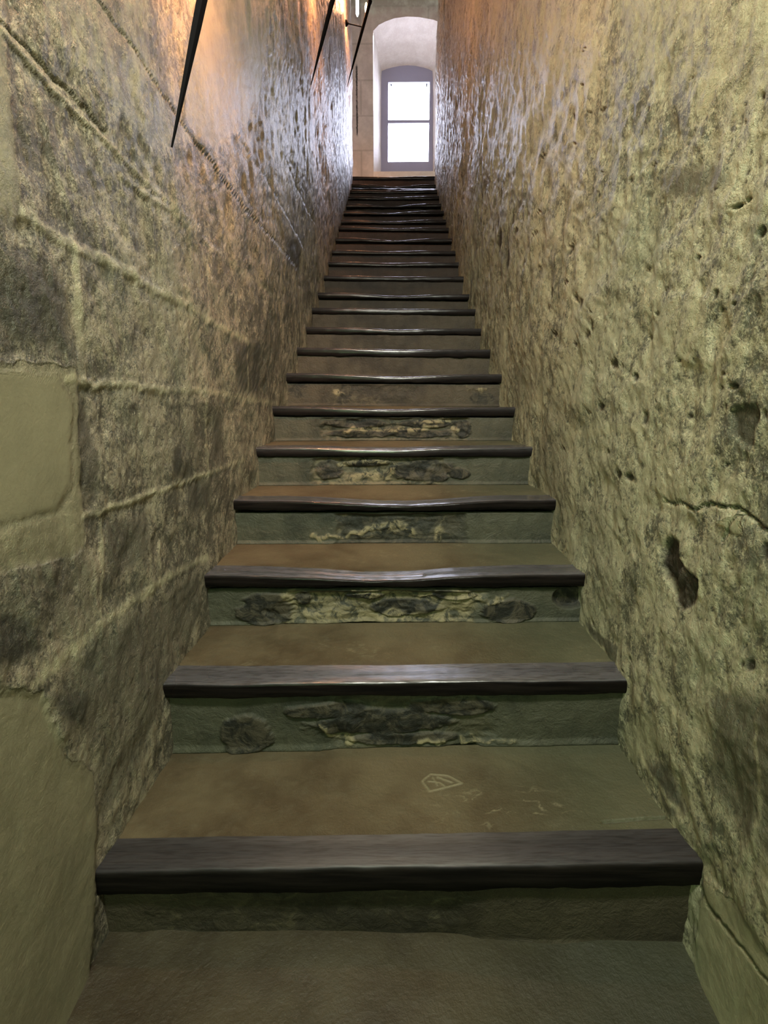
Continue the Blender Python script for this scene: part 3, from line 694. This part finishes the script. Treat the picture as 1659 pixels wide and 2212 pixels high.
front = [on_y(x, y, YF) for x, y in ((807, 380), (807, 300), (807, 200), (806.5, 120), (807, 66), (818, 54), (833, 46.5), (852, 39.5), (879, 36), (905, 37), (937, 43), (958, 52), (972, 66), (975, 120), (976, 200), (976, 300), (976, 380))]
rear = [on_y(x, y, YW) for x, y in ((823, 372), (823, 300), (823, 220), (823.5, 170), (824.5, 154), (835, 149.5), (848, 146), (862, 143.2), (879, 141.5), (896, 142.5), (915, 146.5), (926, 150), (934, 154), (935, 170), (935, 220), (935, 300), (935, 372))]
SILL = rear[0][1]
front[0] = (front[0][0], LZ - 0.1); front[-1] = (front[-1][0], LZ - 0.1)
# far wall: left pier, wall over the arch, right pier as one solid
bm = bmesh.new()
def quad(pts): bm.faces.new([bm.verts.new(p) for p in pts])
fx0, fx1 = front[0][0], front[-1][0]
quad([(-1.75, YF, LZ - 0.3), (fx0, YF, LZ - 0.3), (fx0, YF, CT), (-1.75, YF, CT)])
quad([(fx1, YF, LZ - 0.3), (1.6, YF, LZ - 0.3), (1.6, YF, CT), (fx1, YF, CT)])
for (x0, z0), (x1, z1) in zip(front[4:12], front[5:13]):
    quad([(x0, YF, z0), (x1, YF, z1), (x1, YF, CT), (x0, YF, CT)])
quad([(fx0, YF, front[4][1]), (front[4][0], YF, front[4][1]), (front[4][0], YF, CT), (fx0, YF, CT)])
quad([(front[12][0], YF, front[12][1]), (fx1, YF, front[12][1]), (fx1, YF, CT), (front[12][0], YF, CT)])
bmesh.ops.remove_doubles(bm, verts=bm.verts[:], dist=1e-4)
ex = bmesh.ops.extrude_face_region(bm, geom=bm.faces[:])
for e_ in ex['geom']:
    if isinstance(e_, bmesh.types.BMVert): e_.co.y += 0.1
struct(bm_obj('wall_far', bm, M['far']))
# embrasure: lofted jambs and soffit
n = len(front); rows = 10
Pe = np.zeros((rows, n, 3))
for a in range(rows):
    t = a / (rows - 1)
    for k in range(n):
        Pe[a, k] = (front[k][0] * (1 - t) + rear[k][0] * t, YF - 0.001 + (YW - YF) * t, front[k][1] * (1 - t) + rear[k][1] * t)
me = grid_mesh('wall_embrasure', Pe[::-1], M['embrasure'], smooth=False); struct(me)
bm = bmesh.new()
v = [(fx0, YF, SILL - 0.28), (fx1, YF, SILL - 0.28), (rear[-1][0], YW, SILL), (rear[0][0], YW, SILL)]
lo = [bm.verts.new((x, y, LZ - 0.25)) for x, y, z in v]; hi = [bm.verts.new(p) for p in v]
bm.faces.new(hi); bm.faces.new(lo)
for k in range(4): bm.faces.new((lo[k], lo[(k + 1) % 4], hi[(k + 1) % 4], hi[k]))
struct(bm_obj('trim_1', bm, M['embrasure']))

# the window: arched frame, middle bar, two panes
win = bpy.data.objects.new('window_1', None); COL.objects.link(win)
wc = on_y(879, 300, YW); win.location = (wc[0], YW, SILL); win['kind'] = 'structure'
O = Vector((wc[0], YW, SILL))
g = {k: on_y(x, y, YW) for k, (x, y) in dict(a=(838.5, 178), b=(928.5, 178), c=(838.5, 350), d=(928.5, 350), m0=(838, 259.5), m1=(838, 266)).items()}
outer = [(x, z) for x, z in rear]
inner = []
ix0, ix1, iz0, iz1 = g['a'][0], g['b'][0], g['c'][1], g['a'][1]
for (x, z) in outer:
    inner.append((min(max(x, ix0), ix1), min(max(z, iz0), iz1)))
inner[0] = (ix0, iz0); inner[-1] = (ix1, iz0)
for k in (4,): inner[k] = (ix0, iz1)
for k in (12,): inner[k] = (ix1, iz1)
bm = bmesh.new(); rings = []
for yy in (-0.005, 0.08):
    a = [bm.verts.new((x - O.x, yy, z - O.z)) for x, z in outer]; b = [bm.verts.new((x - O.x, yy, z - O.z)) for x, z in inner]
    rings.append((a, b))
(a0, b0), (a1, b1) = rings
for k in range(n):
    j = (k + 1) % n
    bm.faces.new((a0[k], a0[j], b0[j], b0[k])); bm.faces.new((a1[k], b1[k], b1[j], a1[j]))
    bm.faces.new((b0[k], b0[j], b1[j], b1[k])); bm.faces.new((a0[j], a0[k], a1[k], a1[j]))
bmesh.ops.remove_doubles(bm, verts=bm.verts[:], dist=1e-5)
bm_obj('window_frame', bm, M['frame'], win)
zb0, zb1 = g['m1'][1] - O.z, g['m0'][1] - O.z
bm = bmesh.new(); add_box(bm, (ix0 - O.x, 0.0, zb0), (ix1 - O.x, 0.07, zb1)); bm_obj('window_bar', bm, M['frame'], win)
for lo_, hi_ in ((iz0 - O.z, zb0), (zb1, iz1 - O.z)):
    bm = bmesh.new(); add_box(bm, (ix0 - O.x, 0.035, lo_), (ix1 - O.x, 0.039, hi_)); bm_obj('pane', bm, M['pane'], win)
for sx in (-1, 1):                                       # small catches in the upper corners of the upper pane
    bm = bmesh.new(); cxx = (ix0 if sx < 0 else ix1) - O.x; add_box(bm, (cxx - sx * 0.045 - 0.008, 0.0, iz1 - O.z - 0.05), (cxx - sx * 0.045 + 0.008, 0.03, iz1 - O.z - 0.02)); bm_obj('catch', bm, M['iron'], win)
pd = bpy.data.lights.new('window_portal', 'AREA'); pd.shape = 'RECTANGLE'; pd.size = ix1 - ix0; pd.size_y = iz1 - iz0
pd.cycles.is_portal = True
po = bpy.data.objects.new('window_portal', pd); COL.objects.link(po); po.location = ((ix0 + ix1) / 2, YW + 0.10, (iz0 + iz1) / 2)
po.rotation_euler = (-math.pi / 2, 0, 0)

# ------------------------------------------------------------------ iron wall torches
def make_torch(base_px, label, k):
    Xw = -HALF + 0.012
    y, z = on_x(base_px[0], base_px[1], Xw)
    t = bpy.data.objects.new('wall_torch', None); COL.objects.link(t); t.location = (Xw, y, z)
    t['label'] = label; t['category'] = 'wall lamp'; t['group'] = 'iron torch lamps along the left wall'
    L, lean = 0.745, 0.243
    P = lambda f: Vector((lean * f, 0, L * f))
    bm = bmesh.new()
    add_tube(bm, [P(0), P(0.3), P(0.6), P(0.85), P(0.97)], [0.0022, 0.0105, 0.0150, 0.0170, 0.0185], 6)
    bm_obj('shaft', bm, M['iron'], t)
    bm = bmesh.new(); add_tube(bm, [P(0.965), P(0.972), P(1.0), P(1.008)], [0.019, 0.022, 0.022, 0.019], 6)
    bm_obj('cap', bm, M['iron'], t)
    bm = bmesh.new()
    a = P(0.70); b = Vector((0.002, 0, a.z + 0.035))
    add_tube(bm, [b, a], [0.0055, 0.0055], 8)
    add_tube(bm, [b + Vector((-0.012, 0, 0)), b + Vector((0.006, 0, 0)), b + Vector((0.022, 0, -0.004))], [0.028, 0.026, 0.006], 12)
    bm_obj('bracket', bm, M['iron'], t)
    bm = bmesh.new(); q = P(0.93) + Vector((-0.027, 0, 0))
    add_tube(bm, [q + Vector((-0.004, 0, -0.045)), q, q + Vector((0.006, 0, 0.035))], [0.003, 0.011, 0.007], 10)
    bm_obj('bulb', bm, M['bulb'], t, smooth=True)
    lamp('torch_light', 'POINT', P(0.93) + Vector((-0.13, 0, 0.03)), TORCH_W * 0.5, TORCH_COLOR, 0.03, parent=t)
    sp = lamp('torch_beam', 'SPOT', P(0.93) + Vector((-0.10, 0.02, 0.03)), TORCH_W * 1.7, TORCH_COLOR, 0.03, parent=t)
    sp.data.spot_size = math.radians(95); sp.data.spot_blend = 0.9
    sp.rotation_euler = Vector((-0.35, 0.75, -1.0)).to_track_quat('-Z', 'Y').to_euler()
make_torch((371, 318), 'nearest black iron torch lamp, tapering shaft leaning off the left wall, cut by photo top', 0)
make_torch((672, 183), 'middle black iron torch lamp on the left wall, top cut off by the photo edge', 1)
make_torch((750, 187), 'farthest black iron torch lamp, bracket and capped top in view, beside the landing window', 2)

# glowing tube added for a slim white streak above the landing
x0, z0 = on_y(772, 36, 7.3); x1, z1 = on_y(773, -12, 7.3)
t = bpy.data.objects.new('white_streak', None); COL.objects.link(t); t.location = (x0, 7.3, z0)
t['label'] = 'slim bright white streak at the top edge, just left of the farthest torch cap'; t['category'] = 'lamp'
bm = bmesh.new(); add_tube(bm, [(0, 0, 0), (0, 0, 0.03), (0, 0, z1 - z0)], [0.006, 0.019, 0.019], 12); bm_obj('streak_glow', bm, M['streak_glow'], t, True)
bm = bmesh.new(); add_tube(bm, [(0, 0.03, z1 - z0 - 0.01), (0, 0.03, z1 - z0 + 0.03)], [0.03, 0.03], 12)
add_tube(bm, [(-0.12, -0.3, z1 - z0 + 0.02), (0, 0.03, z1 - z0 + 0.02)], [0.012, 0.012], 8); bm_obj('holder', bm, M['iron'], t)
